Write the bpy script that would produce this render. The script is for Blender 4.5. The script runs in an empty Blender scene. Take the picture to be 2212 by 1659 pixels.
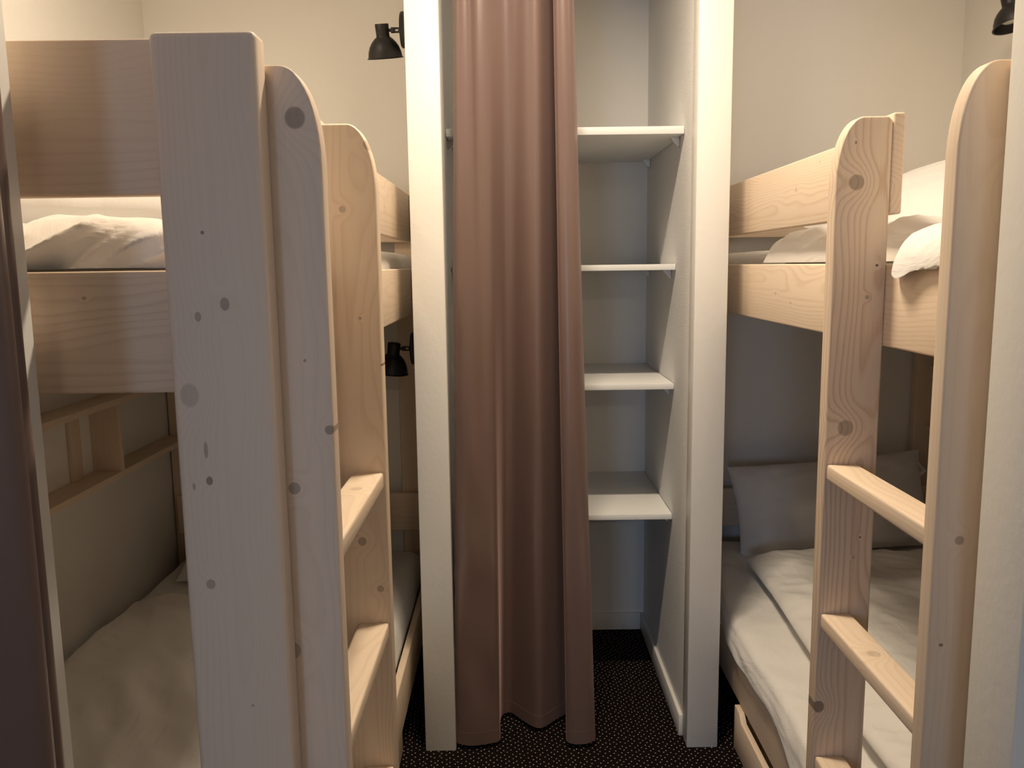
import bpy, bmesh, math, random
from mathutils import Vector, Matrix, noise
S = bpy.context.scene
C = S.collection
PI = math.pi

# ---------------------------------------------------------------- camera
cam_d = bpy.data.cameras.new('camera'); cam = bpy.data.objects.new('camera', cam_d); C.objects.link(cam)
PITCH, ROLL, FPX = 0.1409, -0.01346, 1800.0
cam_d.sensor_fit = 'HORIZONTAL'; cam_d.sensor_width = 36.0; cam_d.lens = FPX / 2212 * 36.0
cam_d.clip_start = 0.02; cam_d.clip_end = 50
rt = Vector((1, 0, 0)); fw = Vector((0, math.cos(PITCH), -math.sin(PITCH))); up = Vector((0, math.sin(PITCH), math.cos(PITCH)))
cr, sr = math.cos(ROLL), math.sin(ROLL)
r2 = cr * rt + sr * up; u2 = -sr * rt + cr * up
M = Matrix((r2, u2, -fw)).transposed().to_4x4(); M.translation = Vector((0, 0, 1.5))
cam.matrix_world = M
S.camera = cam

# ---------------------------------------------------------------- world, exposure
w = bpy.data.worlds.new('world'); S.world = w; w.use_nodes = True
w.node_tree.nodes['Background'].inputs[0].default_value = (0.5, 0.6, 0.8, 1)
w.node_tree.nodes['Background'].inputs[1].default_value = 0.05
S.view_settings.view_transform = 'Standard'; S.view_settings.look = 'None'
S.view_settings.gamma = 1; S.view_settings.exposure = 0.14; S.view_settings.use_curve_mapping = False

def light(name, kind, loc, energy, color, rot=(0, 0, 0), **kw):
    d = bpy.data.lights.new(name, kind); d.energy = energy; d.color = color
    for k, v in kw.items(): setattr(d, k, v)
    o = bpy.data.objects.new(name, d); C.objects.link(o); o.location = loc; o.rotation_euler = rot
    return o
# daylight entering through the window behind the photographer
light('daylight', 'AREA', (-1.56, -5.40, 1.45), 32, (0.50, 0.68, 1.0), rot=(PI/2, 0, 0), shape='RECTANGLE', size=0.8, size_y=1.2)

# ---------------------------------------------------------------- helpers
def mat_new(name):
    m = bpy.data.materials.new(name); m.use_nodes = True
    nt = m.node_tree; b = nt.nodes['Principled BSDF']
    return m, nt, b
def node(nt, t, **kw):
    n = nt.nodes.new(t)
    for k, v in kw.items(): setattr(n, k, v)
    return n
def math_n(nt, op, a, b=None, c=None, clamp=False):
    n = nt.nodes.new('ShaderNodeMath'); n.operation = op; n.use_clamp = clamp
    for i, v in enumerate((a, b, c)):
        if v is None: continue
        if isinstance(v, (int, float)): n.inputs[i].default_value = v
        else: nt.links.new(v, n.inputs[i])
    return n.outputs[0]

def plain(name, col, rough=0.6, bump=0.0, bscale=200, var=0.0, vscale=3, spec=0.4):
    m, nt, b = mat_new(name)
    b.inputs['Base Color'].default_value = (*col, 1); b.inputs['Roughness'].default_value = rough
    b.inputs['Specular IOR Level'].default_value = spec
    tc = node(nt, 'ShaderNodeTexCoord')
    if var:
        n = node(nt, 'ShaderNodeTexNoise'); n.inputs['Scale'].default_value = vscale; n.inputs['Detail'].default_value = 4
        nt.links.new(tc.outputs['Object'], n.inputs['Vector'])
        mx = node(nt, 'ShaderNodeMix', data_type='RGBA')
        mx.inputs[6].default_value = (*[c * (1 - var) for c in col], 1); mx.inputs[7].default_value = (*[min(1, c * (1 + var)) for c in col], 1)
        nt.links.new(n.outputs['Fac'], mx.inputs[0]); nt.links.new(mx.outputs[2], b.inputs['Base Color'])
    if bump:
        n = node(nt, 'ShaderNodeTexNoise'); n.inputs['Scale'].default_value = bscale; n.inputs['Detail'].default_value = 3
        nt.links.new(tc.outputs['Object'], n.inputs['Vector'])
        bp = node(nt, 'ShaderNodeBump'); bp.inputs['Strength'].default_value = bump; bp.inputs['Distance'].default_value = 0.002
        nt.links.new(n.outputs['Fac'], bp.inputs['Height']); nt.links.new(bp.outputs[0], b.inputs['Normal'])
    return m

def wood(name, knots=(), light_c=(0.82, 0.67, 0.52), dark_c=(0.66, 0.49, 0.35), spacing=0.0085, pith=(0.0, 0.045), seed=None, contrast=1.0):
    """pine: growth rings in board coordinates (x width, y thickness, z grain), bent around the knots.
    knot: (x, z, radius, darkness, stretch)"""
    m, nt, b = mat_new(name)
    at = node(nt, 'ShaderNodeAttribute'); at.attribute_name = 'rest'; at.attribute_type = 'GEOMETRY'
    sep = node(nt, 'ShaderNodeSeparateXYZ'); nt.links.new(at.outputs['Vector'], sep.inputs[0])
    X, Y, Z = sep.outputs
    oi = node(nt, 'ShaderNodeObjectInfo')
    rnd = oi.outputs['Random'] if seed is None else seed
    rz = math_n(nt, 'MULTIPLY', rnd, 37.0)
    cmb = node(nt, 'ShaderNodeCombineXYZ')
    nt.links.new(math_n(nt, 'MULTIPLY', X, 5.0), cmb.inputs[0]); nt.links.new(math_n(nt, 'MULTIPLY', Y, 3.0), cmb.inputs[1])
    nt.links.new(math_n(nt, 'ADD', math_n(nt, 'MULTIPLY', Z, 1.6), rz), cmb.inputs[2])
    n1 = node(nt, 'ShaderNodeTexNoise'); n1.inputs['Scale'].default_value = 1.0; n1.inputs['Detail'].default_value = 2.0
    nt.links.new(cmb.outputs[0], n1.inputs['Vector'])
    w1 = math_n(nt, 'MULTIPLY', math_n(nt, 'SUBTRACT', n1.outputs['Fac'], 0.5), 0.13)
    px = math_n(nt, 'MULTIPLY', math_n(nt, 'SUBTRACT', math_n(nt, 'FRACT', math_n(nt, 'MULTIPLY', rnd, 7.31)), 0.5), 0.07)
    dx = math_n(nt, 'ADD', math_n(nt, 'SUBTRACT', math_n(nt, 'SUBTRACT', X, pith[0]), px), w1)
    dy = math_n(nt, 'ADD', math_n(nt, 'ADD', Y, pith[1]), math_n(nt, 'MULTIPLY', w1, 0.6))
    r = math_n(nt, 'SQRT', math_n(nt, 'ADD', math_n(nt, 'MULTIPLY', dx, dx), math_n(nt, 'MULTIPLY', dy, dy)))
    # fine fibre noise
    c2 = node(nt, 'ShaderNodeCombineXYZ')
    nt.links.new(math_n(nt, 'MULTIPLY', X, 420.0), c2.inputs[0]); nt.links.new(math_n(nt, 'MULTIPLY', Y, 420.0), c2.inputs[1]); nt.links.new(math_n(nt, 'MULTIPLY', Z, 14.0), c2.inputs[2])
    n2 = node(nt, 'ShaderNodeTexNoise'); n2.inputs['Scale'].default_value = 1.0; n2.inputs['Detail'].default_value = 3.0
    nt.links.new(c2.outputs[0], n2.inputs['Vector'])
    knot_mask = None; ring_dark = None
    for (kx, kz, kr, kd, ks) in knots:
        ddx = math_n(nt, 'SUBTRACT', X, kx); ddz = math_n(nt, 'DIVIDE', math_n(nt, 'SUBTRACT', Z, kz), ks)
        d2 = math_n(nt, 'ADD', math_n(nt, 'MULTIPLY', ddx, ddx), math_n(nt, 'MULTIPLY', ddz, ddz))
        bend = math_n(nt, 'MULTIPLY', math_n(nt, 'EXPONENT', math_n(nt, 'MULTIPLY', d2, -1.0 / (2.4 * kr) ** 2)), kr * 2.2)
        r = math_n(nt, 'ADD', r, bend)
        d = math_n(nt, 'SQRT', d2)
        mk = math_n(nt, 'MULTIPLY', math_n(nt, 'SUBTRACT', 1.0, math_n(nt, 'SMOOTH_MIN', math_n(nt, 'MAXIMUM', math_n(nt, 'DIVIDE', math_n(nt, 'SUBTRACT', d, kr * 0.86), kr * 0.2), 0.0), 1.0, 0.1), clamp=True), kd)
        knot_mask = mk if knot_mask is None else math_n(nt, 'MAXIMUM', knot_mask, mk)
    r = math_n(nt, 'ADD', r, math_n(nt, 'MULTIPLY', n2.outputs['Fac'], 0.0020))
    saw = math_n(nt, 'FRACT', math_n(nt, 'DIVIDE', r, spacing))
    cr_ = node(nt, 'ShaderNodeValToRGB'); e = cr_.color_ramp.elements
    e[0].position = 0.0; e[0].color = (0.35, 0.35, 0.35, 1); e[1].position = 1.0; e[1].color = (0.45, 0.45, 0.45, 1)
    for p, v in ((0.12, 0.0), (0.55, 0.12), (0.86, 0.95), (0.94, 1.0)):
        k = e.new(p); k.color = (v, v, v, 1)
    nt.links.new(saw, cr_.inputs[0])
    # ring contrast varies over the board
    n3 = node(nt, 'ShaderNodeTexNoise'); n3.inputs['Scale'].default_value = 0.8; nt.links.new(cmb.outputs[0], n3.inputs['Vector'])
    con = math_n(nt, 'MULTIPLY', math_n(nt, 'ADD', math_n(nt, 'MULTIPLY', n3.outputs['Fac'], 1.1), -0.12, clamp=True), 0.85 * contrast)
    fac = math_n(nt, 'ADD', math_n(nt, 'MULTIPLY', cr_.outputs[0], con), math_n(nt, 'MULTIPLY', math_n(nt, 'SUBTRACT', n2.outputs['Fac'], 0.5), 0.35), clamp=True)
    mx = node(nt, 'ShaderNodeMix', data_type='RGBA'); mx.inputs[6].default_value = (*light_c, 1); mx.inputs[7].default_value = (*dark_c, 1)
    nt.links.new(fac, mx.inputs[0]); col = mx.outputs[2]
    if knot_mask is not None:
        mk = node(nt, 'ShaderNodeMix', data_type='RGBA'); mk.inputs[7].default_value = (0.17, 0.115, 0.085, 1)
        nt.links.new(knot_mask, mk.inputs[0]); nt.links.new(col, mk.inputs[6]); col = mk.outputs[2]
    # tone differs slightly from board to board
    tone = node(nt, 'ShaderNodeHueSaturation'); nt.links.new(col, tone.inputs['Color'])
    nt.links.new(math_n(nt, 'ADD', math_n(nt, 'MULTIPLY', rnd, 0.12), 0.94), tone.inputs['Value'])
    nt.links.new(tone.outputs[0], b.inputs['Base Color'])
    b.inputs['Roughness'].default_value = 0.52; b.inputs['Specular IOR Level'].default_value = 0.35
    bp = node(nt, 'ShaderNodeBump'); bp.inputs['Strength'].default_value = 0.12; bp.inputs['Distance'].default_value = 0.0006
    nt.links.new(fac, bp.inputs['Height']); nt.links.new(bp.outputs[0], b.inputs['Normal'])
    return m

def prop(o, label=None, cat=None, group=None, kind=None):
    if label: o['label'] = label
    if cat: o['category'] = cat
    if group: o['group'] = group
    if kind: o['kind'] = kind
    return o
def root(name, loc, label, cat, group=None):
    o = bpy.data.objects.new(name, None); C.objects.link(o); o.location = loc; o.empty_display_size = 0.1
    return prop(o, label, cat, group)
def link(name, bm, mat, parent=None, angle=30, rest=None):
    """rest: (centre, axis order) of a board; verts are world coordinates"""
    bm.normal_update()
    me = bpy.data.meshes.new(name)
    off = Vector(parent_loc(parent)) if parent else None
    verts_w = [v.co.copy() for v in bm.verts]
    if parent is None:
        xs = [v.x for v in verts_w]; ys = [v.y for v in verts_w]; zs = [v.z for v in verts_w]
        off = Vector(((min(xs) + max(xs)) / 2, (min(ys) + max(ys)) / 2, min(zs)))
    for v in bm.verts: v.co -= off
    bm.to_mesh(me); bm.free()
    if rest:
        c, ax = rest
        a = me.attributes.new('rest', 'FLOAT_VECTOR', 'POINT')
        for i, p in enumerate(verts_w):
            q = p - Vector(c); a.data[i].vector = (q[ax[0]], q[ax[1]], q[ax[2]])
    for p in me.polygons: p.use_smooth = True
    me.set_sharp_from_angle(angle=math.radians(angle))
    me.materials.append(mat)
    o = bpy.data.objects.new(name, me); C.objects.link(o)
    if parent: o.parent = parent
    else: o.location = off
    return o
def parent_loc(p):
    v = Vector((0, 0, 0))
    while p: v += Vector(p.location); p = p.parent
    return v
def box_bm(x0, x1, y0, y1, z0, z1, bev=0.003, seg=2, bm=None):
    own = bm is None
    b = bmesh.new()
    bmesh.ops.create_cube(b, size=1)
    for v in b.verts: v.co = Vector(((x0 + x1) / 2 + v.co.x * (x1 - x0), (y0 + y1) / 2 + v.co.y * (y1 - y0), (z0 + z1) / 2 + v.co.z * (z1 - z0)))
    if bev: bmesh.ops.bevel(b, geom=list(b.edges), offset=bev, segments=seg, affect='EDGES', profile=0.5)
    if own: return b
    merge(bm, b); return bm
def merge(bm, b):
    tmp = bpy.data.meshes.new('tmp'); b.to_mesh(tmp); b.free(); bm.from_mesh(tmp); bpy.data.meshes.remove(tmp)
AX = {'z': {'x': (0, 1, 2), 'y': (1, 0, 2)}}
def board(name, x0, x1, y0, y1, z0, z1, grain, mat, parent=None, bev=0.004):
    ext = {0: x1 - x0, 1: y1 - y0, 2: z1 - z0}
    g = 'xyz'.index(grain); o = [a for a in (0, 1, 2) if a != g]
    wid, thk = (o[0], o[1]) if ext[o[0]] > ext[o[1]] else (o[1], o[0])
    return link(name, box_bm(x0, x1, y0, y1, z0, z1, bev, 3), mat, parent, rest=(((x0+x1)/2, (y0+y1)/2, (z0+z1)/2), (wid, thk, g)))
def prism_bm(pts, plane, a0, a1, bev=0.0, seg=2):
    """extrude an outline given in a plane ('xz' along y, 'yz' along x, 'xy' along z)"""
    b = bmesh.new()
    def P(p, a):
        return {'xz': (p[0], a, p[1]), 'yz': (a, p[0], p[1]), 'xy': (p[0], p[1], a)}[plane]
    v0 = [b.verts.new(P(p, a0)) for p in pts]; v1 = [b.verts.new(P(p, a1)) for p in pts]
    n = len(pts)
    b.faces.new(v0); b.faces.new(v1)
    for i in range(n): b.faces.new((v0[i], v0[(i + 1) % n], v1[(i + 1) % n], v1[i]))
    bmesh.ops.recalc_face_normals(b, faces=b.faces)
    if bev:
        ed = [e for e in b.edges if e.is_manifold and e.calc_face_angle(0) > math.radians(40)]
        bmesh.ops.bevel(b, geom=ed, offset=bev, segments=seg, affect='EDGES', profile=0.5)
    return b
def tube(bm, p0, p1, r0, r1=None, n=20):
    r1 = r0 if r1 is None else r1
    p0, p1 = Vector(p0), Vector(p1); d = (p1 - p0); L = d.length
    q = d.to_track_quat('Z', 'Y').to_matrix().to_4x4(); q.translation = (p0 + p1) / 2
    bmesh.ops.create_cone(bm, cap_ends=True, segments=n, radius1=r0, radius2=r1, depth=L, matrix=q)
def lathe_bm(profile, mtx, n=40):
    b = bmesh.new(); rings = []
    for (r, z) in profile:
        if r < 1e-6: rings.append([b.verts.new(mtx @ Vector((0, 0, z)))])
        else: rings.append([b.verts.new(mtx @ Vector((r * math.cos(2*PI*k/n), r * math.sin(2*PI*k/n), z))) for k in range(n)])
    for a, c in zip(rings, rings[1:]):
        for k in range(n):
            k2 = (k + 1) % n
            if len(a) == 1 and len(c) == 1: continue
            if len(a) == 1: b.faces.new((a[0], c[k], c[k2]))
            elif len(c) == 1: b.faces.new((a[k], c[0], a[k2]))
            else: b.faces.new((a[k], c[k], c[k2], a[k2]))
    bmesh.ops.recalc_face_normals(b, faces=b.faces)
    return b

# ---------------------------------------------------------------- materials
WALL = plain('painted_wall', (0.90, 0.87, 0.82), 0.75, bump=0.25, bscale=260, var=0.015)
WALLT = plain('textured_wall', (0.88, 0.87, 0.85), 0.8, bump=1.0, bscale=330, var=0.02)
WHITE = plain('white_gloss_paint', (0.83, 0.81, 0.77), 0.42, bump=0.25, bscale=60, var=0.015, vscale=8)
SHELFM = plain('white_shelf_laminate', (0.88, 0.88, 0.86), 0.42, bump=0.05, bscale=150)
CEIL = plain('ceiling_paint', (0.92, 0.90, 0.87), 0.85)
BLACK = plain('matt_black_metal', (0.012, 0.011, 0.011), 0.45, spec=0.5)
BULB = plain('frosted_bulb_glass', (0.72, 0.70, 0.64), 0.35)
PIPING = plain('white_label', (0.72, 0.71, 0.68), 0.7)

def fabric(name, col, bump=0.25, wr=0.35, wscale=9):
    m, nt, b = mat_new(name)
    b.inputs['Base Color'].default_value = (*col, 1); b.inputs['Roughness'].default_value = 0.85; b.inputs['Specular IOR Level'].default_value = 0.15
    b.inputs['Sheen Weight'].default_value = 0.25; b.inputs['Sheen Roughness'].default_value = 0.5
    tc = node(nt, 'ShaderNodeTexCoord')
    mp = node(nt, 'ShaderNodeMapping'); mp.inputs['Scale'].default_value = (1.0, 0.45, 1.0); mp.inputs['Rotation'].default_value = (0, 0, 0.5)
    nt.links.new(tc.outputs['Object'], mp.inputs[0])
    n = node(nt, 'ShaderNodeTexNoise'); n.inputs['Scale'].default_value = wscale; n.inputs['Detail'].default_value = 6; n.inputs['Distortion'].default_value = 1.2
    nt.links.new(mp.outputs[0], n.inputs['Vector'])
    rid = math_n(nt, 'ABSOLUTE', math_n(nt, 'SUBTRACT', n.outputs['Fac'], 0.5))
    bp = node(nt, 'ShaderNodeBump'); bp.inputs['Strength'].default_value = wr; bp.inputs['Distance'].default_value = 0.02
    nt.links.new(rid, bp.inputs['Height'])
    n2 = node(nt, 'ShaderNodeTexNoise'); n2.inputs['Scale'].default_value = 900
    nt.links.new(tc.outputs['Object'], n2.inputs['Vector'])
    bp2 = node(nt, 'ShaderNodeBump'); bp2.inputs['Strength'].default_value = bump; bp2.inputs['Distance'].default_value = 0.0006
    nt.links.new(n2.outputs['Fac'], bp2.inputs['Height']); nt.links.new(bp.outputs[0], bp2.inputs['Normal']); nt.links.new(bp2.outputs[0], b.inputs['Normal'])
    return m
LINEN = fabric('white_cotton', (0.82, 0.80, 0.77))
PILLOWC = fabric('pillow_cotton', (0.78, 0.755, 0.73), wr=0.2, wscale=6)

def carpet():
    m, nt, b = mat_new('black_dotted_carpet')
    tc = node(nt, 'ShaderNodeTexCoord')
    mp = node(nt, 'ShaderNodeMapping'); mp.inputs['Rotation'].default_value = (0, 0, math.radians(41)); mp.inputs['Scale'].default_value = (59, 59, 59)
    nt.links.new(tc.outputs['Object'], mp.inputs[0])
    v = node(nt, 'ShaderNodeTexVoronoi'); v.voronoi_dimensions = '2D'; v.inputs['Randomness'].default_value = 0.36; v.inputs['Scale'].default_value = 1
    nt.links.new(mp.outputs[0], v.inputs['Vector'])
    f = math_n(nt, 'MULTIPLY', math_n(nt, 'SUBTRACT', 0.135, v.outputs['Distance']), 18, clamp=True)
    n = node(nt, 'ShaderNodeTexNoise'); n.inputs['Scale'].default_value = 300; nt.links.new(tc.outputs['Object'], n.inputs['Vector'])
    f = math_n(nt, 'MULTIPLY', f, math_n(nt, 'ADD', math_n(nt, 'MULTIPLY', n.outputs['Fac'], 1.6), 0.0, clamp=True))
    mx = node(nt, 'ShaderNodeMix', data_type='RGBA'); mx.inputs[6].default_value = (0.009, 0.006, 0.006, 1); mx.inputs[7].default_value = (0.75, 0.68, 0.60, 1)
    nt.links.new(f, mx.inputs[0]); nt.links.new(mx.outputs[2], b.inputs['Base Color'])
    b.inputs['Roughness'].default_value = 0.95; b.inputs['Specular IOR Level'].default_value = 0.05
    bp = node(nt, 'ShaderNodeBump'); bp.inputs['Strength'].default_value = 0.6; bp.inputs['Distance'].default_value = 0.003
    nt.links.new(n.outputs['Fac'], bp.inputs['Height']); nt.links.new(bp.outputs[0], b.inputs['Normal'])
    return m
CARPET = carpet()

def satin():
    m, nt, b = mat_new('mauve_brown_satin')
    b.inputs['Base Color'].default_value = (0.165, 0.108, 0.094, 1); b.inputs['Roughness'].default_value = 0.33
    b.inputs['Specular IOR Level'].default_value = 0.65; b.inputs['Sheen Weight'].default_value = 0.35
    b.inputs['Sheen Tint'].default_value = (0.9, 0.62, 0.58, 1); b.inputs['Sheen Roughness'].default_value = 0.35
    tc = node(nt, 'ShaderNodeTexCoord')
    mp = node(nt, 'ShaderNodeMapping'); mp.inputs['Scale'].default_value = (900, 900, 40); nt.links.new(tc.outputs['Object'], mp.inputs[0])
    n = node(nt, 'ShaderNodeTexNoise'); n.inputs['Scale'].default_value = 1; nt.links.new(mp.outputs[0], n.inputs['Vector'])
    bp = node(nt, 'ShaderNodeBump'); bp.inputs['Strength'].default_value = 0.12; bp.inputs['Distance'].default_value = 0.0005
    nt.links.new(n.outputs['Fac'], bp.inputs['Height']); nt.links.new(bp.outputs[0], b.inputs['Normal'])
    return m
SATIN = satin()
PINE = wood('pine')
PINE2 = wood('pine_plain', contrast=0.7)

# ---------------------------------------------------------------- setting
WL, WR, WB, ZC = -1.365, 1.72, 3.29, 2.80     # bunk room: left wall, right wall, back wall, ceiling
PF, PB = 0.928, 1.03                           # partition with the entrance: front and rear face
HL, HR, HB = -2.4, 2.2, -5.55                   # hall behind the photographer
def struct(name, bm, mat, angle=30):
    return prop(link(name, bm, mat, angle=angle), kind='structure')
struct('floor', box_bm(HL, HR, HB, WB + 0.1, -0.1, 0.0, 0), CARPET)
struct('ceiling', box_bm(HL, HR, HB, WB + 0.1, ZC, ZC + 0.1, 0), CEIL)
struct('wall_back', box_bm(WL - 0.1, WR + 0.1, WB, WB + 0.1, 0, ZC, 0), WALL)
struct('wall_left', box_bm(WL - 0.1, WL, PB, WB, 0, ZC, 0), WALL)
struct('wall_right', box_bm(WR, WR + 0.1, PB, WB, 0, ZC, 0), WALL)
OX0, OX1 = -0.59, 0.595
struct('wall_entrance_left', box_bm(HL, OX0, PF, PB, 0, ZC, 0.003), WHITE)
struct('wall_entrance_right', box_bm(OX1, HR, PF, PB, 0, ZC, 0.003), WHITE)
struct('wall_hall_left', box_bm(HL - 0.1, HL, HB, PB, 0, ZC, 0), WALL)
struct('wall_hall_right', box_bm(HR, HR + 0.1, HB, PB, 0, ZC, 0), WALL)
# hall wall with the window
b = bmesh.new()
box_bm(HL, -2.05, HB - 0.1, HB, 0, ZC, 0, bm=b); box_bm(-1.05, HR, HB - 0.1, HB, 0, ZC, 0, bm=b)
box_bm(-2.05, -1.05, HB - 0.1, HB, 0, 0.85, 0, bm=b); box_bm(-2.05, -1.05, HB - 0.1, HB, 2.25, ZC, 0, bm=b)
struct('wall_hall_back', b, WALL)
wf = bmesh.new()
box_bm(-2.05, -1.05, HB - 0.08, HB - 0.02, 0.85, 0.92, 0.004, bm=wf); box_bm(-2.05, -1.05, HB - 0.08, HB - 0.02, 2.18, 2.25, 0.004, bm=wf)
box_bm(-2.05, -1.98, HB - 0.08, HB - 0.02, 0.92, 2.18, 0.004, bm=wf); box_bm(-1.12, -1.05, HB - 0.08, HB - 0.02, 0.92, 2.18, 0.004, bm=wf)
box_bm(-1.58, -1.52, HB - 0.08, HB - 0.02, 0.92, 2.18, 0.004, bm=wf)
win = struct('window_1', wf, WHITE)
gm, gnt, gb = mat_new('window_glass'); gb.inputs['Transmission Weight'].default_value = 1; gb.inputs['Roughness'].default_value = 0.02
gl = link('glass_pane', box_bm(-1.98, -1.12, HB - 0.052, HB - 0.046, 0.92, 2.18, 0), gm, win)

# closet between the beds: frame posts, side walls, baseboards
CX0, CX1, CXL, CXR, CF = -0.190, 0.531, -0.285, 0.627, 2.42
def post(name, x0, x1):
    bm = box_bm(x0, x1, CF, CF + 0.07, 0.0, ZC, 0.003)
    return struct(name, bm, WHITE)
post('trim_1', CXL, CX0); post('trim_2', CX1, CXR)
def side(name, xin, xout, xout2):
    pts = [(xin, CF + 0.07), (xout, CF + 0.07), (xout, 2.83), (xout2, 2.83), (xout2, WB), (xin, WB)]
    return struct(name, prism_bm(pts, 'xy', 0.0, ZC), WALLT)
side('wall_closet_left', CX0 - 0.001, CXL + 0.004, -0.333)
side('wall_closet_right', CX1 + 0.001, CXR - 0.004, 0.688)
struct('baseboard_right', box_bm(CX1 - 0.012, CX1 + 0.001, CF + 0.066, WB, 0, 0.072, 0.003), WHITE)
struct('baseboard_left', box_bm(CX0 - 0.001, CX0 + 0.012, CF + 0.07, WB, 0, 0.072, 0.003), WHITE)
struct('baseboard_back', box_bm(CX0 + 0.012, CX1 - 0.012, WB - 0.012, WB, 0, 0.072, 0.003), WHITE)

# ---------------------------------------------------------------- closet shelves
def shelf(y0, z0, z1, label):
    r = root('closet_shelf', ((CX0 + CX1) / 2, (y0 + WB) / 2, z0), label, 'shelf', 'white closet shelves behind the brown curtain')
    link('shelf_panel', box_bm(CX0 + 0.001, CX1 - 0.001, y0, WB - 0.002, z0, z1, 0.0015), SHELFM, r)
    for sx in (0, 1):
        for yy in (y0 + 0.07, WB - 0.075):
            X = CX0 + 0.001 if sx == 0 else CX1 - 0.001; s = 1 if sx == 0 else -1
            bm = bmesh.new()
            pts = [(X, z0), (X + s * 0.026, z0), (X + s * 0.026, z0 - 0.004), (X + s * 0.004, z0 - 0.028), (X, z0 - 0.028)]
            merge(bm, prism_bm(pts, 'xz', yy, yy + 0.012, 0.0008))
            link('shelf_bracket', bm, SHELFM, r)
shelf(2.595, 1.888, 1.911, 'white closet shelf at lamp height, topmost and deepest of the four')
shelf(2.700, 1.480, 1.499, 'white closet shelf seen edge-on at eye level, second from the top')
shelf(2.702, 1.092, 1.111, 'white closet shelf third from the top, its upper face just visible')
shelf(2.702, 0.651, 0.670, 'lowest white closet shelf, above the open carpeted floor space')

# ---------------------------------------------------------------- curtains
def spline(pts, t):
    n = len(pts) - 1; f = max(0, min(n - 1e-6, t * n)); i = int(f); u = f - i
    P = [pts[max(0, i - 1)], pts[i], pts[i + 1], pts[min(n, i + 2)]]
    return tuple(0.5 * ((2 * P[1][k]) + (-P[0][k] + P[2][k]) * u + (2*P[0][k] - 5*P[1][k] + 4*P[2][k] - P[3][k]) * u*u + (-P[0][k] + 3*P[1][k] - 3*P[2][k] + P[3][k]) * u**3) for k in (0, 1))
def smooth_profile(pts, nu, it):
    P = [spline(pts, i / nu) for i in range(nu + 1)]
    for _ in range(it):
        P = [P[0]] + [((P[i-1][0] + 2 * P[i][0] + P[i+1][0]) / 4, (P[i-1][1] + 2 * P[i][1] + P[i+1][1]) / 4) for i in range(1, nu)] + [P[-1]]
    return P
def curtain_mesh(top, bot, z0, z1, nu=220, nz=130, zfun=None, wob=None, shift=0.0):
    b = bmesh.new(); g = []
    tp, bp_ = smooth_profile(top, nu, 36), smooth_profile(bot, nu, 14)
    for j in range(nz + 1):
        t = j / nz; row = []
        for i in range(nu + 1):
            u = i / nu
            a = tp[i]; c = bp_[i]
            s = (1 - t) ** 1.15
            x = a[0] * (1 - s) + c[0] * s; y = a[1] * (1 - s) + c[1] * s
            zb = z0 + (zfun(u) if zfun else 0)
            z = zb + (z1 - zb) * t
            if wob:
                dx, dy = wob(u, z); x += dx; y += dy
            row.append(b.verts.new((x, y + shift, z)))
        g.append(row)
    for j in range(nz):
        for i in range(nu): b.faces.new((g[j][i], g[j][i+1], g[j+1][i+1], g[j+1][i]))
    return b
TOP = [(-0.146, 2.478), (-0.144, 2.456), (-0.132, 2.436), (-0.112, 2.430), (-0.096, 2.442), (-0.090, 2.468), (-0.074, 2.470), (-0.050, 2.478), (-0.022, 2.484),
       (0.008, 2.482), (0.038, 2.462), (0.064, 2.436), (0.092, 2.440), (0.118, 2.490), (0.140, 2.545), (0.136, 2.515), (0.124, 2.462), (0.130, 2.434), (0.150, 2.424), (0.168, 2.436), (0.178, 2.470)]
BOT = [(-0.194, 2.500), (-0.198, 2.464), (-0.186, 2.438), (-0.160, 2.430), (-0.122, 2.430), (-0.085, 2.432), (-0.062, 2.438), (-0.053, 2.458), (-0.056, 2.520),
       (-0.050, 2.600), (-0.020, 2.620), (0.014, 2.580), (0.072, 2.515), (0.124, 2.565), (0.168, 2.605), (0.176, 2.560), (0.160, 2.480), (0.158, 2.438), (0.185, 2.424), (0.225, 2.428), (0.248, 2.450)]
def wob(u, z):
    e = math.exp(-((u - 0.03) / 0.04) ** 2)
    a = noise.noise(Vector((u * 8, 1.3, z * 38))) * 0.0042 * e * (1 if 0.15 < z < 1.5 else 0.35)
    f = max(0, 1 - z / 1.3)
    d = noise.noise(Vector((u * 9 + z * 3.0, 7.7, z * 4.2 - u * 5))) * 0.013 * f * math.exp(-((u - 0.2) / 0.2) ** 2)
    g = noise.noise(Vector((u * 2.5, 3.1, z * 1.2))) * 0.004
    return (g * 0.5 + a * 0.6, d + a + g)
cur = curtain_mesh(TOP, BOT, 0.016, 2.74, zfun=lambda u: 0.0, wob=wob)
ct = root('closet_curtain', (0.0, 2.46, 0.016), 'long mauve-brown satin curtain drawn to the left of the closet opening', 'curtain')
co = link('curtain_cloth', cur, SATIN, ct, angle=80)
sm = co.modifiers.new('thick', 'SOLIDIFY'); sm.thickness = 0.0012; sm.offset = 0
hem = curtain_mesh(TOP, BOT, 0.0150, 2.74, nz=130, wob=wob)
for v in [v for v in hem.verts if v.co.z > 0.075]: hem.verts.remove(v)
ho = link('hem', hem, SATIN, ct, angle=80)
sm = ho.modifiers.new('thick', 'SOLIDIFY'); sm.thickness = 0.0026; sm.offset = 0; ho.modifiers.new('split', 'EDGE_SPLIT')
hdr = curtain_mesh(TOP, BOT, 0.016, 2.74, nz=100, wob=wob)
for v in [v for v in hdr.verts if v.co.z < 2.66]: hdr.verts.remove(v)
hh = link('heading_tape', hdr, SATIN, ct, angle=80); sm = hh.modifiers.new('thick', 'SOLIDIFY'); sm.thickness = 0.004; sm.offset = 0
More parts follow.
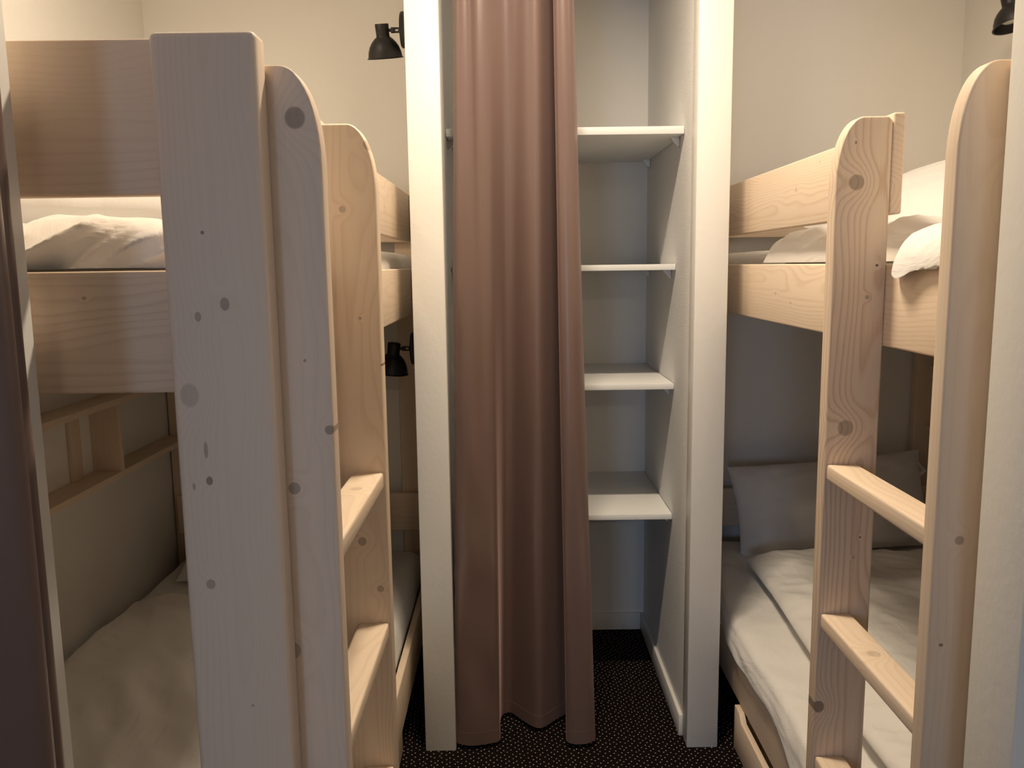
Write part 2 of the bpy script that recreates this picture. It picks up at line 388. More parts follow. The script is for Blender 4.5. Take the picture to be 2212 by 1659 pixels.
rod = bmesh.new(); tube(rod, (CX0, 2.455, 2.755), (CX1, 2.455, 2.755), 0.012)
prop(link('curtain_rod', rod, WHITE), 'white curtain rod across the top of the closet opening', 'curtain rod')

# entrance curtain bunched against the left jamb
T2 = [(-0.592, 0.80), (-0.588, 0.83), (-0.572, 0.85), (-0.545, 0.868), (-0.532, 0.885), (-0.540, 0.905), (-0.572, 0.91), (-0.580, 0.93), (-0.562, 0.945), (-0.560, 0.962), (-0.575, 0.975), (-0.587, 0.985)]
B2 = [(-0.592, 0.78), (-0.585, 0.815), (-0.560, 0.835), (-0.535, 0.850), (-0.522, 0.870), (-0.535, 0.90), (-0.575, 0.905), (-0.580, 0.925), (-0.563, 0.940), (-0.561, 0.960), (-0.575, 0.972), (-0.587, 0.985)]
ec = curtain_mesh(T2, B2, 0.02, 2.74, nu=120, nz=60, wob=lambda u, z: (noise.noise(Vector((u * 6, 9.1, z * 1.1))) * 0.003 - 0.0015, noise.noise(Vector((u * 6, 4.1, z * 1.3))) * 0.004))
er = root('entrance_curtain', (-0.565, 0.90, 0.02), 'dark brown curtain gathered at the left edge of the entrance', 'curtain')
eo = link('curtain_cloth', ec, SATIN, er, angle=80); sm = eo.modifiers.new('thick', 'SOLIDIFY'); sm.thickness = 0.0012; sm.offset = 0
ring = bmesh.new(); tube(ring, (OX0, 0.955, 2.755), (OX1, 0.955, 2.755), 0.012)
prop(link('curtain_rod', ring, WHITE), 'white curtain rod across the top of the entrance', 'curtain rod')

# ---------------------------------------------------------------- bunk beds
# local convention: s = +1 right bed, -1 left bed; distances from the rail plane outwards (away from the aisle)
def upright(bed, s, rail, y0, thick, mat, top=1.757, wdt=0.100):
    """ladder upright on the aisle side of the rail, its aisle-side top corner rounded"""
    xi = rail                      # rail side
    xo = rail - s * wdt            # aisle side
    a, bb = 0.050, 0.122
    pts = [(xi, 0.0), (xi, top - 0.008), (xi - s * 0.008, top)]
    for k in range(17):
        th = k / 16 * PI / 2
        pts.append((xo + s * a - s * a * math.sin(th) ** 0.95, top - bb + bb * math.cos(th) ** 0.95 if th < PI/2 else top - bb))
    pts.append((xo, 0.0))
    bm = prism_bm(pts, 'xz', y0, y0 + thick, 0.0045, 3)
    return link('ladder_upright', bm, mat, bed, rest=(((xi + xo) / 2, y0 + thick / 2, 1.0), (0, 1, 2)))
def K(px, pz, r, d, st=1.0, cx=0.0, cz=1.0): return (px - cx, pz - cz, r, d, st)

def build_bed(s, rail, wall, yn, yu1, yu2, rungs, mats, label, yend=3.27):
    bed = root('bunk_bed', ((rail + wall) / 2, (yn + yend) / 2, 0.0), label, 'bunk bed')
    T = 0.022
    out = rail + s * T
    xs = lambda a, c: (min(a, c), max(a, c))
    # long rails, aisle side and wall side
    for (z0, z1) in ((1.343, 1.495), (0.150, 0.302)):
        x0, x1 = xs(rail, out)
        board('side_rail', x0, x1, yn + 0.044, yend - 0.03, z0, z1, 'y', mats['rail'] if z0 > 1 else PINE2, bed)
        x0, x1 = xs(wall - s * 0.006, wall - s * 0.006 - s * T)
        board('side_rail', x0, x1, yn + 0.044, yend - 0.03, z0, z1, 'y', PINE2, bed)
    # guard rail; its near end rises to the full board width behind the far ladder upright
    x0, x1 = xs(rail, out)
    y0g = yu2 + 0.0
    pts = [(y0g, 1.584), (yend - 0.03, 1.584), (yend - 0.03, 1.740), (y0g + 0.20, 1.740), (y0g + 0.12, 1.748), (y0g + 0.06, 1.763), (y0g, 1.763)]
    link('guard_rail', prism_bm(pts, 'yz', x0, x1, 0.004, 3), mats['guard'], bed, rest=(((x0 + x1) / 2, 2.3, 1.66), (2, 0, 1)))
    # end boards, near and far
    xw = wall - s * 0.006
    for yy, far in ((yn + 0.044, 0), (yend - 0.03, 1)):
        for (z0, z1, m) in ((1.594, 1.783, mats['endtop'] if not far else PINE), (1.342, 1.500, mats['endlow'] if not far else PINE2), (0.460, 0.612, PINE2), (0.150, 0.302, PINE2)):
            a0, a1 = xs(out - s * 0.0, xw - s * T)
            if far: board('end_board', a0, a1, yy - 0.028, yy, z0, z1, 'x', m, bed)
            else: board('end_board', a0, a1, yy, yy + 0.028, z0, z1, 'x', m, bed)
    # corner posts
    x0, x1 = xs(rail + s * 0.090, rail - s * 0.0375)
    board('corner_post', x0, x1, yn, yn + 0.043, 0.0, 1.780, 'z', mats['post'], bed, bev=0.009)
    x0, x1 = xs(rail + s * 0.110, rail)
    board('corner_post', x0, x1, yend - 0.03, yend + 0.012, 0.0, 1.780, 'z', PINE2, bed, bev=0.005)
    x0, x1 = xs(xw, xw - s * 0.125)
    board('corner_post', x0, x1, yend - 0.03, yend + 0.012, 0.0, 1.780, 'z', PINE2, bed, bev=0.005)
    board('corner_post', x0, x1, yn, yn + 0.043, 0.0, 1.780, 'z', PINE2, bed, bev=0.005)
    # slats under each mattress
    for zz in (1.405, 0.212):
        for k in range(12):
            yc = yn + 0.20 + k * (yend - yn - 0.40) / 11
            a0, a1 = xs(out, xw - s * T)
            link('slat', box_bm(a0, a1, yc - 0.035, yc + 0.035, zz, zz + 0.018, 0.002), PINE2, bed, rest=(((a0 + a1) / 2, yc, zz), (1, 2, 0)))
    # ladder
    upright(bed, s, rail, yu1, 0.034, mats['up1'], top=1.757 if s > 0 else 1.750)
    upright(bed, s, rail, yu2, 0.037, mats['up2'], top=1.757 if s > 0 else 1.750)
    for i, zt in enumerate(rungs):
        x0, x1 = xs(rail - s * 0.095, rail - s * 0.037)
        board('ladder_rung', x0, x1, yu1 + 0.032, yu2 + 0.002, zt - 0.031, zt, 'y', mats['rung'] if i != mats.get('knotrung', -1) else mats['rungk'], bed, bev=0.005)
    return bed

def kn(cx, cz, lst): return [(x - cx, z - cz, r, d, st) for (x, z, r, d, st) in lst]
# left bed boards
LR_, RR_ = -0.335, 0.690
m_postL = wood('pine_left_corner_post', kn(-0.361, 0.89, [(-0.374, 1.545, 0.0022, 0.8, 1.1), (-0.386, 1.443, 0.0042, 0.5, 1.5), (-0.352, 1.458, 0.0060, 0.55, 1.4), (-0.385, 1.235, 0.0045, 0.75, 1.3), (-0.387, 1.275, 0.0028, 0.5, 4.0), (-0.405, 1.228, 0.002, 0.5, 2.5), (-0.392, 1.098, 0.0062, 0.5, 1.1), (-0.403, 1.345, 0.012, 0.28, 1.3), (-0.347, 0.93, 0.002, 0.5, 1.0)]),
               light_c=(0.80, 0.655, 0.535), dark_c=(0.66, 0.51, 0.40), spacing=0.0075, seed=0.23, contrast=0.5)
m_up1L = wood('pine_left_near_upright', kn(-0.285, 1.0, [(-0.266, 1.686, 0.0132, 0.62, 1.05), (-0.290, 1.212, 0.0085, 0.55, 1.0), (-0.240, 1.290, 0.0065, 0.6, 1.0), (-0.268, 1.382, 0.0022, 0.6, 1.0), (-0.305, 1.44, 0.0055, 0.4, 1.6), (-0.302, 0.985, 0.010, 0.5, 1.2)]),
              light_c=(0.80, 0.655, 0.535), dark_c=(0.66, 0.51, 0.40), seed=0.61, contrast=0.75)
m_up2L = wood('pine_left_far_upright', kn(-0.285, 1.0, [(-0.246, 1.714, 0.0100, 0.42, 1.0), (-0.296, 1.603, 0.0062, 0.42, 1.0), (-0.272, 1.41, 0.0028, 0.6, 1.0), (-0.284, 0.993, 0.0085, 0.55, 1.0), (-0.253, 0.900, 0.0068, 0.5, 1.0), (-0.236, 1.325, 0.0024, 0.8, 1.0)]),
              seed=0.35)
# right bed boards
m_up1R = wood('pine_right_near_upright', kn(0.640, 1.0, [(0.625, 1.110, 0.0068, 0.5, 1.0), (0.608, 0.955, 0.0035, 0.75, 0.8), (0.668, 1.59, 0.014, 0.25, 1.6)]), seed=0.47, contrast=0.6)
m_up2R = wood('pine_right_far_upright', kn(0.640, 1.0, [(0.628, 1.641, 0.0145, 0.55, 1.0), (0.627, 1.189, 0.0150, 0.50, 1.05), (0.598, 0.628, 0.0115, 0.75, 1.1), (0.657, 1.434, 0.0042, 0.5, 1.0), (0.672, 1.492, 0.0028, 0.95, 0.9), (0.664, 0.975, 0.0022, 0.95, 1.0), (0.652, 0.935, 0.0018, 0.9, 1.0), (0.624, 1.711, 0.002, 0.7, 1.8), (0.625, 0.762, 0.0035, 0.7, 1.0)]),
              seed=0.12, contrast=1.25, dark_c=(0.56, 0.36, 0.24))
m_railR = wood('pine_right_rail', [(0.0, 0.0, 0.004, 0.25, 2.5), (-0.02, -0.12, 0.003, 0.5, 1.5), (0.03, 0.45, 0.004, 0.3, 1.8)], seed=0.81, contrast=1.1)
m_guardR = wood('pine_right_guard', [(0.012, -0.25, 0.0045, 0.35, 1.6), (0.06, -0.40, 0.002, 0.5, 1.2)], seed=0.55, contrast=1.25)
m_guardL = wood('pine_left_guard', [(0.0, -0.02, 0.004, 0.3, 1.8)], seed=0.37, contrast=1.1)
m_endtop = wood('pine_end_top', [], seed=0.72, contrast=0.55, light_c=(0.80, 0.63, 0.48), dark_c=(0.64, 0.46, 0.33))
m_endlow = wood('pine_end_low', [(0.045 - 0.0, 0.30, 0.0025, 0.5, 1.2), (0.02, 0.06, 0.006, 0.3, 2.2)], seed=0.15, contrast=1.0, light_c=(0.80, 0.63, 0.48), dark_c=(0.62, 0.45, 0.32))
m_rungL = wood('pine_left_rung', [(0.0, 0.085, 0.011, 0.28, 1.0)], seed=0.31)
m_rungR = wood('pine_right_rung', [(0.0, 0.02, 0.012, 0.28, 1.0)], seed=0.66)
bedL = build_bed(-1, LR_, WL, 1.030, 1.074, 1.503, (1.125, 0.833, 0.540, 0.247), dict(post=m_postL, up1=m_up1L, up2=m_up2L, rail=PINE, guard=m_guardL, endtop=m_endtop, endlow=m_endlow, rung=PINE, rungk=m_rungL, knotrung=0),
                 'pale pine bunk bed on the left with its wide corner post nearest the camera')
bedR = build_bed(+1, RR_, WR, 1.082, 1.126, 1.542, (1.119, 0.822, 0.523, 0.226), dict(post=PINE, up1=m_up1R, up2=m_up2R, rail=m_railR, guard=m_guardR, endtop=PINE, endlow=PINE, rung=PINE, rungk=m_rungR, knotrung=1),
                 'pale pine bunk bed on the right with the three visible ladder rungs')

# storage drawers under the beds: front with a hand notch along its upper edge
def drawer(s, rail, label):
    r = root('underbed_storage_box', (rail + s * 0.3, 2.0, 0.004), label, 'storage box')
    y0, y1, zt, zb = 1.60, 2.415, 0.146, 0.006
    pts = [(y0, zb), (y1, zb), (y1, zt), (y1 - 0.05, zt), (y1 - 0.075, zt - 0.022), (y0 + 0.075, zt - 0.022), (y0 + 0.05, zt), (y0, zt)]
    xf = rail - s * 0.014 if s > 0 else rail + 0.02 * -1
    xa, xb = sorted((xf, xf + s * 0.018))
    link('drawer_front', prism_bm(pts, 'yz', xa, xb, 0.002, 2), PINE2, r, rest=(((xa + xb) / 2, 2.0, 0.07), (2, 0, 1)))
    bm = bmesh.new(); a, c = sorted((xf + s * 0.018, xf + s * 0.70))
    box_bm(a, c, y0 + 0.02, y1 - 0.02, 0.012, 0.022, 0, bm=bm)
    box_bm(a, c, y0 + 0.02, y0 + 0.032, 0.022, 0.11, 0, bm=bm); box_bm(a, c, y1 - 0.032, y1 - 0.02, 0.022, 0.11, 0, bm=bm)
    e = xf + s * 0.70; a2, c2 = sorted((e, e - s * 0.012)); box_bm(a2, c2, y0 + 0.032, y1 - 0.032, 0.022, 0.11, 0, bm=bm)
    link('drawer_box', bm, PINE2, r, rest=((0, 2, 0), (0, 2, 1)))
    for yy in (y0 + 0.1, y1 - 0.12):
        for xx in (xf + s * 0.08, xf + s * 0.6):
            bm = bmesh.new(); tube(bm, (xx - 0.006, yy, 0.006), (xx + 0.006, yy, 0.006), 0.006, n=12)
            link('castor', bm, BLACK, r)
drawer(-1, LR_, 'pale under-bed drawer beneath the left bunk bed, beside the closet post')
drawer(+1, RR_, 'pale under-bed drawer with a hand notch beneath the right bunk bed')

# open shelf units on the side walls at the lower bunks
def cubby(s, wall, label):
    r = root('wall_shelf_unit', (wall, 2.2, 0.835), label, 'wall shelf')
    xf = wall - s * 0.095; a, c = sorted((wall, xf))
    for z0 in (0.836, 1.074):
        board('shelf_board', a, c, 1.35, 3.22, z0, z0 + 0.021, 'y', PINE2, r, bev=0.0015)
    for yy in (1.35, 1.95, 2.645):
        board('divider', a, c, yy, yy + 0.019, 0.857, 1.074, 'z', PINE2, r, bev=0.0015)
    for yy in (1.90, 2.50):
        a2, c2 = sorted((wall, wall - s * 0.016))
        board('batten', a2, c2, yy, yy + 0.055, 0.857, 1.074, 'z', PINE2, r, bev=0.0015)
cubby(-1, WL, 'pine wall shelf unit with dividers above the left lower bunk')
cubby(+1, WR, 'pine wall shelf unit half hidden behind the right ladder')

# ---------------------------------------------------------------- bedding
def ridge(p, seed, amp, sc, ang=0.0, an=0.35):
    x, y = p[0] * math.cos(ang) + p[1] * math.sin(ang), -p[0] * math.sin(ang) + p[1] * math.cos(ang)
    v = noise.noise(Vector((x * sc, y * sc * an, seed)))
    v2 = noise.noise(Vector((x * sc * 2.3 + 5, y * sc * an * 2.1, seed + 9.7)))
    return amp * ((1 - abs(v) * 2.2) * 0.7 + (1 - abs(v2) * 2) * 0.3 - 0.45)
def slab(name, x0, x1, y0, y1, z0, th, mat, label=None, cat=None, parent=None, nx=70, ny=110, n_exp=9.0, wr=(), crown=0.0, edge=None, heightf=None, end=0.03, group=None, base=None, endfold=0.0, droop=False):
    """soft slab with rounded long sides: a loop of points in x-z lofted along y"""
    b = bmesh.new(); rings = []
    cx, W = (x0 + x1) / 2, (x1 - x0) / 2
    NL = nx * 2
    for j in range(ny + 1):
        v = j / ny
        v = 0.5 - 0.5 * math.cos(PI * v) * (0.9 + 0.1 * abs(math.cos(PI * v)))
        y = y0 + (y1 - y0) * v
        dist = min(y - y0, y1 - y)
        e = min(1.0, max(0.0, dist / end)); e = math.sqrt(max(0.0, 1 - (1 - e) ** 2)) if e < 1 else 1.0
        e = max(e, 0.02)
        ring = []
        for i in range(NL):
            a = 2 * PI * (i + 0.5) / NL
            ca, sa = math.cos(a), math.sin(a)
            # spread samples evenly over width
            u = (i % nx + 0.5) / nx
            top = i < nx
            uu = 1 - 2 * u if top else -1 + 2 * u
            uu = math.sin(uu * PI / 2 * 0.999)
            prof = (1 - abs(uu) ** n_exp) ** 0.5
            x = cx + W * uu
            tt = heightf(x, y) if heightf else th
            if top:
                z = z0 + tt * prof * e if droop else z0 + tt / 2 + (tt / 2) * prof * e
                d = 0
                for (seed, amp, sc, ang, an) in wr: d += ridge((x, y), seed, amp, sc, ang, an)
                z += d * min(1, prof * 1.4) * e + crown * (1 - uu * uu) * e
            else:
                z = z0 if droop else z0 + tt / 2 - (tt / 2) * prof * e
                if base: z = max(z, base(x, y))
            p = Vector((x, y, z))
            if edge: p = edge(p, uu, top)
            if endfold and dist < 0.20:
                q = endfold * ridge((x, p.z * 1.5), 4.4, 1.0, 9.0, -0.78, 0.20) * (1 - dist / 0.20)
                p.y = max(y0 - 0.034, p.y - q) if y - y0 < 0.2 else p.y + q
            p.y += noise.noise(Vector((x * 3, z * 9, y * 2))) * 0.010 * (1 if dist < 0.1 else 0)
            ring.append(b.verts.new(p))
        rings.append(ring)
    for r0, r1 in zip(rings, rings[1:]):
        for i in range(NL):
            i2 = (i + 1) % NL
            b.faces.new((r0[i], r0[i2], r1[i2], r1[i]))
    b.faces.new(rings[0]); b.faces.new(rings[-1])
    bmesh.ops.recalc_face_normals(b, faces=b.faces)
    o = link(name, b, mat, parent, angle=75)
    if label: prop(o, label, cat, group)
    return o
def pillow(name, loc, rot, w_, h_, t_, label, seed=0.0, wr=0.006, mat=None, tag=False, parent_part=True):
    b = bmesh.new(); N = 60; g = {}
    for side in (1, -1):
        for i in range(N + 1):
            for j in range(N + 1):
                u, v = -1 + 2 * i / N, -1 + 2 * j / N
                u, v = math.sin(u * PI / 2), math.sin(v * PI / 2)
                rim = i in (0, N) or j in (0, N)
                if rim and side == -1: g[(side, i, j)] = g[(1, i, j)]; continue
                x = w_ / 2 * u * (1 - 0.045 * (1 - v * v)); y = h_ / 2 * v * (1 - 0.06 * (1 - u * u))
                k = max(0, (1 - u ** 4) * (1 - v ** 4)) ** 0.62
                z = side * t_ / 2 * k
                if not rim:
                    edge_w = (1 - k)
                    z += side * wr * noise.noise(Vector((u * 5 + seed, v * 5, seed + side))) * (0.4 + 1.5 * edge_w * k * 2)
                    z += side * ridge((x, y), seed + 3, wr * 0.8, 7, 0.8, 0.4) * min(1, k * 1.5)
                else:
                    z += wr * noise.noise(Vector((u * 3 + seed, v * 3, seed)))
                g[(side, i, j)] = b.verts.new((x, y, z))
    for side in (1, -1):
        for i in range(N):
            for j in range(N):
                q = (g[(side, i, j)], g[(side, i+1, j)], g[(side, i+1, j+1)], g[(side, i, j+1)])
                b.faces.new(q if side == 1 else q[::-1])
    mt = Matrix.Translation(Vector(loc)) @ rot.to_4x4()
    if tag:
        r = root(name, loc, label, 'pillow')
        for v in b.verts: v.co = mt @ v.co
        link('pillowcase', b, mat or PILLOWC, r, angle=75)
        tb = box_bm(-0.016, 0.016, -0.028, 0.028, -0.0012, 0.0012, 0.0004)
        tm = mt @ Matrix.Translation(tag[0]) @ Matrix.Rotation(tag[1], 4, 'Z')
        for v in tb.verts: v.co = tm @ v.co
        t_o = link('care_label', tb, PIPING, r); t_o['label'] = 'small white care label'
        pb = bmesh.new()
        for k, (L, yy) in enumerate(((0.018, 0.012), (0.020, 0.006), (0.014, 0.0), (0.019, -0.006), (0.012, -0.012))):
            box_bm(-L / 2, L / 2, yy - 0.0011, yy + 0.0011, 0.0011, 0.0016, 0, bm=pb)
        for v in pb.verts: v.co = tm @ v.co
        link('print_lines', pb, plain('grey_print', (0.12, 0.11, 0.11), 0.8), t_o)
        return r
    for v in b.verts: v.co = mt @ v.co
    o = link(name, b, mat or PILLOWC, angle=75)
    return prop(o, label, 'pillow')
def euler(x, y, z): return (Matrix.Rotation(z, 4, 'Z') @ Matrix.Rotation(y, 4, 'Y') @ Matrix.Rotation(x, 4, 'X')).to_3x3()

# mattresses
xsL = (-0.372 - 0.945, -0.364)
xsR = (0.716, 0.719 + 0.952)
slab('mattress', xsL[0], xsL[1], 1.120, 3.205, 0.231, 0.150, LINEN, 'sheeted white mattress on the left lower bunk', 'mattress', n_exp=26, wr=((1.1, 0.006, 5, 0.7, 0.4),), end=0.02, group=None)
slab('mattress', xsL[0], xsL[1], 1.230, 3.205, 1.424, 0.128, LINEN, 'sheeted white mattress on the left upper bunk', 'mattress', n_exp=26, wr=((2.1, 0.003, 5, 0.7, 0.4),), end=0.02)
slab('mattress', xsR[0], xsR[1], 1.170, 3.205, 0.231, 0.140, LINEN, 'sheeted white mattress on the right lower bunk', 'mattress', n_exp=26, wr=((3.1, 0.004, 5, 0.7, 0.4),), end=0.02)
slab('mattress', xsR[0] + 0.075, xsR[1], 1.270, 3.205, 1.424, 0.115, LINEN, 'sheeted white mattress on the right upper bunk', 'mattress', n_exp=26, wr=((4.1, 0.003, 5, 0.7, 0.4),), end=0.02)

# sheet hanging over the rail of the right lower bunk
def sheet():
    b = bmesh.new(); NV, NU = 170, 46; g = []
    for j in range(NV + 1):
        y = 1.20 + (3.19 - 1.20) * j / NV
        lift = 0.0 if y < 2.6 else min(0.022, (y - 2.6) * 0.05)
        hemz = 0.306 + 0.012 * noise.noise(Vector((y * 4, 0.3, 2))) - 0.032 * math.exp(-((y - 1.86) / 0.07) ** 2) - 0.02 * (1 if y < 1.7 else 0)
        xo = 0.672 + 0.010 * noise.noise(Vector((y * 3.2, 4.4, 1))) + (0.03 * max(0, (y - 2.50) / 0.2) if y > 2.50 else 0)
        xo = min(xo, 0.725)
        row = []
        for i in range(NU + 1):
            u = i / NU
            if u < 0.30:                       # hanging part
                t = u / 0.30
                x = xo - 0.004 * (1 - t) + 0.004 * noise.noise(Vector((y * 9, t * 2, 5)))
                zt = 0.362 + lift
                z = hemz + (zt - hemz) * t
                x += 0.014 * max(0, t - 0.7) / 0.3 * 0.5
            elif u < 0.42:                     # rounded edge
                t = (u - 0.30) / 0.12
                x = xo + 0.007 + 0.028 * (1 - math.cos(t * PI / 2)); z = 0.362 + lift + 0.020 * math.sin(t * PI / 2)
            else:
                t = (u - 0.42) / 0.58
                x = xo + 0.035 + t * (1.664 - xo - 0.035); z = 0.382 + lift
            d = ridge((x, y), 6.3, 0.009, 6.0, 0.9, 0.35) + ridge((x, y), 2.3, 0.005, 14.0, 0.5, 0.3)
            if u > 0.34: z += max(-0.002, d) * min(1, (u - 0.34) / 0.1)
            row.append(b.verts.new((x, y, z)))
        g.append(row)
    for j in range(NV):
        for i in range(NU): b.faces.new((g[j][i], g[j][i+1], g[j+1][i+1], g[j+1][i]))
    bmesh.ops.recalc_face_normals(b, faces=b.faces)
    o = link('bed_sheet', b, LINEN, angle=75)
    md = o.modifiers.new('thick', 'SOLIDIFY'); md.thickness = 0.0015; md.offset = -1
    prop(o, 'crumpled white sheet hanging over the right lower bunk rail', 'sheet')
sheet()

# duvets
def hL(x, y):
    return 0.060 + 0.015 * noise.noise(Vector((x * 3, y * 3, 1)))
slab('duvet', -1.25, -0.40, 1.20, 2.62, 0.392, 0.05, LINEN, 'rumpled white duvet spread on the left lower bunk', 'duvet', heightf=hL,
     wr=((7.7, 0.026, 4.6, 0.5, 0.30), (3.9, 0.012, 12, 0.9, 0.30)), end=0.04, nx=90, ny=150)
def hR(x, y):
    return 0.088 + 0.012 * noise.noise(Vector((x * 4, y * 4, 5)))
slab('duvet', 0.835, 1.60, 1.50, 2.88, 0.394, 0.06, LINEN, 'folded white duvet on the right lower bunk, before the leaning pillow', 'duvet', heightf=hR, n_exp=5.0,
     edge=lambda p, uu, top: Vector((p.x - 0.06 * max(0, min(0.85, 2.6 - p.y)) * (1 if uu < 0 else 0) * abs(uu), p.y, p.z)),
     wr=((5.2, 0.014, 7, 0.4, 0.35), (8.4, 0.009, 16, 1.2, 0.35)), end=0.045, nx=90, ny=150)
def edge_ur(p, uu, top):
    # aisle-side lip spills over the rail between the two ladder uprights
    k = math.exp(-((p.y - 1.41) / 0.110) ** 6)
    if uu < -0.70 and k > 0.01:
        t = min(1, (-uu - 0.70) / 0.30)
        tip = math.exp(-((p.y - 1.46) / 0.055) ** 2)
        p = p.copy()
        p.x -= (0.050 + 0.010 * tip) * k * t ** 0.8
        p.z -= (0.014 + 0.016 * tip) * k * t ** 1.3
        p.z += 0.012 * k * t * ridge((p.x * 1.5, p.y * 1.0), 3.3, 1.0, 22.0, 0.7, 0.25)
        if p.x > 0.683: p.z = max(p.z, 1.4985 if not top else 1.503)
    return p
slab('duvet', 0.726, 1.55, 1.20, 2.42, 1.499, 0.05, LINEN, 'crumpled white duvet on the right upper bunk, spilling over the rail', 'duvet',
     n_exp=12.0, heightf=lambda x, y: 0.064 + 0.02 * noise.noise(Vector((x * 3, y * 3, 3))) + 0.020 * min(1, max(0, (y - 1.55) / 0.1)),
     edge=edge_ur, base=lambda x, y: 1.5455 if (x > 0.80 and y > 1.28) else 0, droop=True, endfold=0.02, wr=((2.2, 0.022, 6.5, 1.1, 0.30), (6.4, 0.012, 15, 0.6, 0.30)), end=0.05, nx=110, ny=200)
slab('duvet', -1.30, -0.375, 1.142, 1.78, 1.5025, 0.06, LINEN, 'crumpled white duvet on the left upper bunk, seen between the end boards', 'duvet',
     heightf=lambda x, y: 0.064 + 0.012 * noise.noise(Vector((x * 4, y * 4, 3))),
     base=lambda x, y: 1.558 if y > 1.232 else 0, droop=True, endfold=0.085, wr=((2.2, 0.022, 7.0, 0.9, 0.30), (6.4, 0.008, 14, 1.0, 0.35)), end=0.06, nx=110, ny=200)

# pillows
pillow('pillow', (1.215, 3.095, 0.574), euler(math.radians(72), 0, 0) @ Matrix.Rotation(math.radians(4.5), 3, 'Z'), 0.75, 0.365, 0.13, 'grey-shaded pillow with a care label, leaning on the wall of the right lower bunk', seed=1.0,
       tag=(Vector((0.352, 0.110, 0.016)), math.radians(35)))
pillow('pillow', (-0.85, 3.03, 0.50), euler(math.radians(28), 0, 0), 0.72, 0.42, 0.12, 'white pillow at the far end of the left lower bunk', seed=4.0)
pillow('pillow', (1.26, 2.36, 1.665), euler(math.radians(6), math.radians(-17), math.radians(10)), 0.62, 0.62, 0.19, 'plump white pillow on the right upper bunk behind the ladder', seed=7.0)
pillow('pillow', (-0.86, 2.02, 1.640), euler(math.radians(2), math.radians(3), 0), 0.80, 0.46, 0.155, 'white pillow lying behind the crumpled duvet on the left upper bunk', seed=9.0)

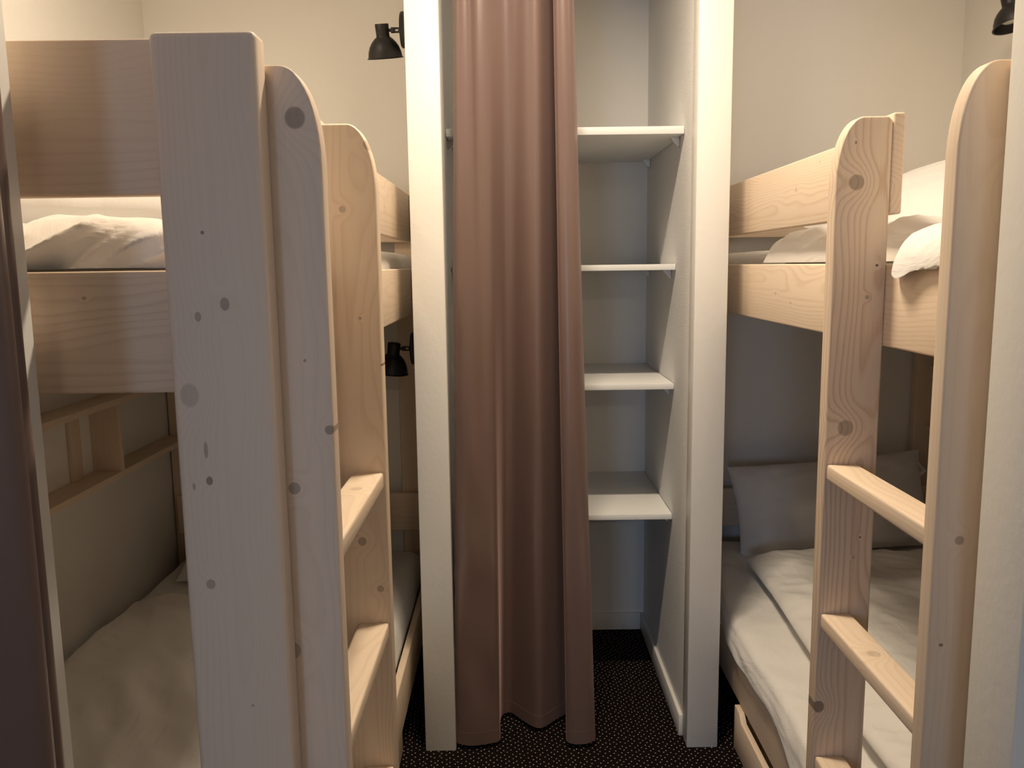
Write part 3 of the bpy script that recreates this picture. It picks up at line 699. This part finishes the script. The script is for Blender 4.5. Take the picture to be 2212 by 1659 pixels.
# ---------------------------------------------------------------- wall lamps
def wall_lamp(X, y, z, s, tilt, label, ext=0.0):
    """s: direction from the wall plate to the shade along x"""
    r = root('wall_lamp', (X, y, z), label, 'wall lamp', 'small black wall lamps at the bunks')
    bm = bmesh.new()
    rot = Matrix.Translation((X, y, z)) @ Matrix.Rotation(s * PI / 2, 4, 'Y')
    prof = [(0, 0), (0.054, 0), (0.056, 0.003), (0.056, 0.009), (0.052, 0.013), (0, 0.0135)]
    link('wall_plate', lathe_bm(prof, rot), BLACK, r)
    bm = bmesh.new(); a = X + s * 0.012; e = X + s * (0.046 + ext)
    for dz in (-0.0058, 0.0058):
        x0, x1 = sorted((a, e)); box_bm(x0, x1, y - 0.005, y + 0.005, z + dz - 0.0022, z + dz + 0.0022, 0.0008, bm=bm)
    x0, x1 = sorted((X + s * 0.012, X + s * 0.022)); box_bm(x0, x1, y - 0.006, y + 0.006, z - 0.008, z + 0.008, 0.001, bm=bm)
    x0, x1 = sorted((X + s * (0.032 + ext), X + s * (0.046 + ext))); box_bm(x0, x1, y - 0.006, y + 0.006, z - 0.008, z + 0.008, 0.001, bm=bm)
    tube(bm, (X + s * (0.044 + ext), y, z), (X + s * (0.056 + ext), y, z), 0.005, n=14)
    link('arm', bm, BLACK, r)
    cx = X + s * (0.074 + ext)
    mt = Matrix.Translation((cx, y, z)) @ Matrix.Rotation(tilt[0], 4, 'X') @ Matrix.Rotation(tilt[1], 4, 'Y')
    P = [(0, 0.020), (0.0205, 0.020), (0.0225, 0.018), (0.0215, -0.012), (0.022, -0.020), (0.030, -0.026), (0.040, -0.037), (0.048, -0.050), (0.0535, -0.066), (0.056, -0.082), (0.0595, -0.084), (0.0595, -0.0855),
         (0.055, -0.0845), (0.052, -0.066), (0.0465, -0.051), (0.0385, -0.039), (0.028, -0.028), (0.020, -0.022), (0, -0.021)]
    link('lamp_shade', lathe_bm(P, mt, 48), BLACK, r, angle=50)
    Q = [(0, -0.022), (0.012, -0.022), (0.014, -0.034), (0.024, -0.046), (0.0300, -0.060), (0.0302, -0.064), (0.027, -0.0665), (0, -0.068)]
    link('bulb', lathe_bm(Q, mt, 32), BULB, r, angle=60)
wall_lamp(-0.333, 2.85, 2.265, -1, (math.radians(16), math.radians(-3)), 'black wall lamp above the left upper bunk beside the closet post')
wall_lamp(-0.333, 2.87, 1.222, -1, (math.radians(4), math.radians(8)), 'black wall lamp under the left upper bunk, partly behind the ladder')
wall_lamp(WR, 2.82, 2.322, -1, (math.radians(-12), math.radians(-6)), 'black wall lamp with a visible bulb at the top right corner', 0.034)

# ---------------------------------------------------------------- ceiling lamp of the bunk room, then added fill lamps (out of frame)
em, ent, eb = mat_new('lit_lamp_glass'); eb.inputs['Emission Color'].default_value = (1, 0.80, 0.55, 1); eb.inputs['Emission Strength'].default_value = 4; eb.inputs['Base Color'].default_value = (0.8, 0.8, 0.8, 1)
def ceiling_lamp(loc, energy, label, sx, sy, spread=PI):
    x, y, z = loc
    r = root('ceiling_lamp', (x, y, ZC), label, 'ceiling lamp')
    link('lamp_base', box_bm(x - sx / 2 - 0.02, x + sx / 2 + 0.02, y - sy / 2 - 0.02, y + sy / 2 + 0.02, ZC - 0.05, ZC, 0.004), WHITE, r)
    link('diffuser', box_bm(x - sx / 2, x + sx / 2, y - sy / 2, y + sy / 2, ZC - 0.07, ZC - 0.05, 0.006), em, r)
    L = light('lamp_light', 'AREA', (0, 0, z - ZC), energy, (1.0, 0.83, 0.62), shape='RECTANGLE', size=sx, size_y=sy, spread=spread)
    L.parent = r
ceiling_lamp((0.11, 1.75, 2.725), 23, 'slim oblong ceiling lamp over the aisle between the bunks', 0.36, 0.07, 2.85)
ceiling_lamp((0.75, -3.60, 2.725), 29, 'square fill lamp added in the entrance hall', 0.30, 0.30)  # added warm fill from behind the camera for the shaded front faces
ceiling_lamp((-0.95, 2.05, 2.725), 3.9, 'square fill lamp added over the left upper bunk', 0.22, 0.22)  # added, unseen: brightens the back and left walls
ceiling_lamp((1.28, 2.25, 2.725), 2.5, 'square fill lamp added over the right upper bunk', 0.22, 0.22)  # added, unseen: brightens the wall behind the right bunk
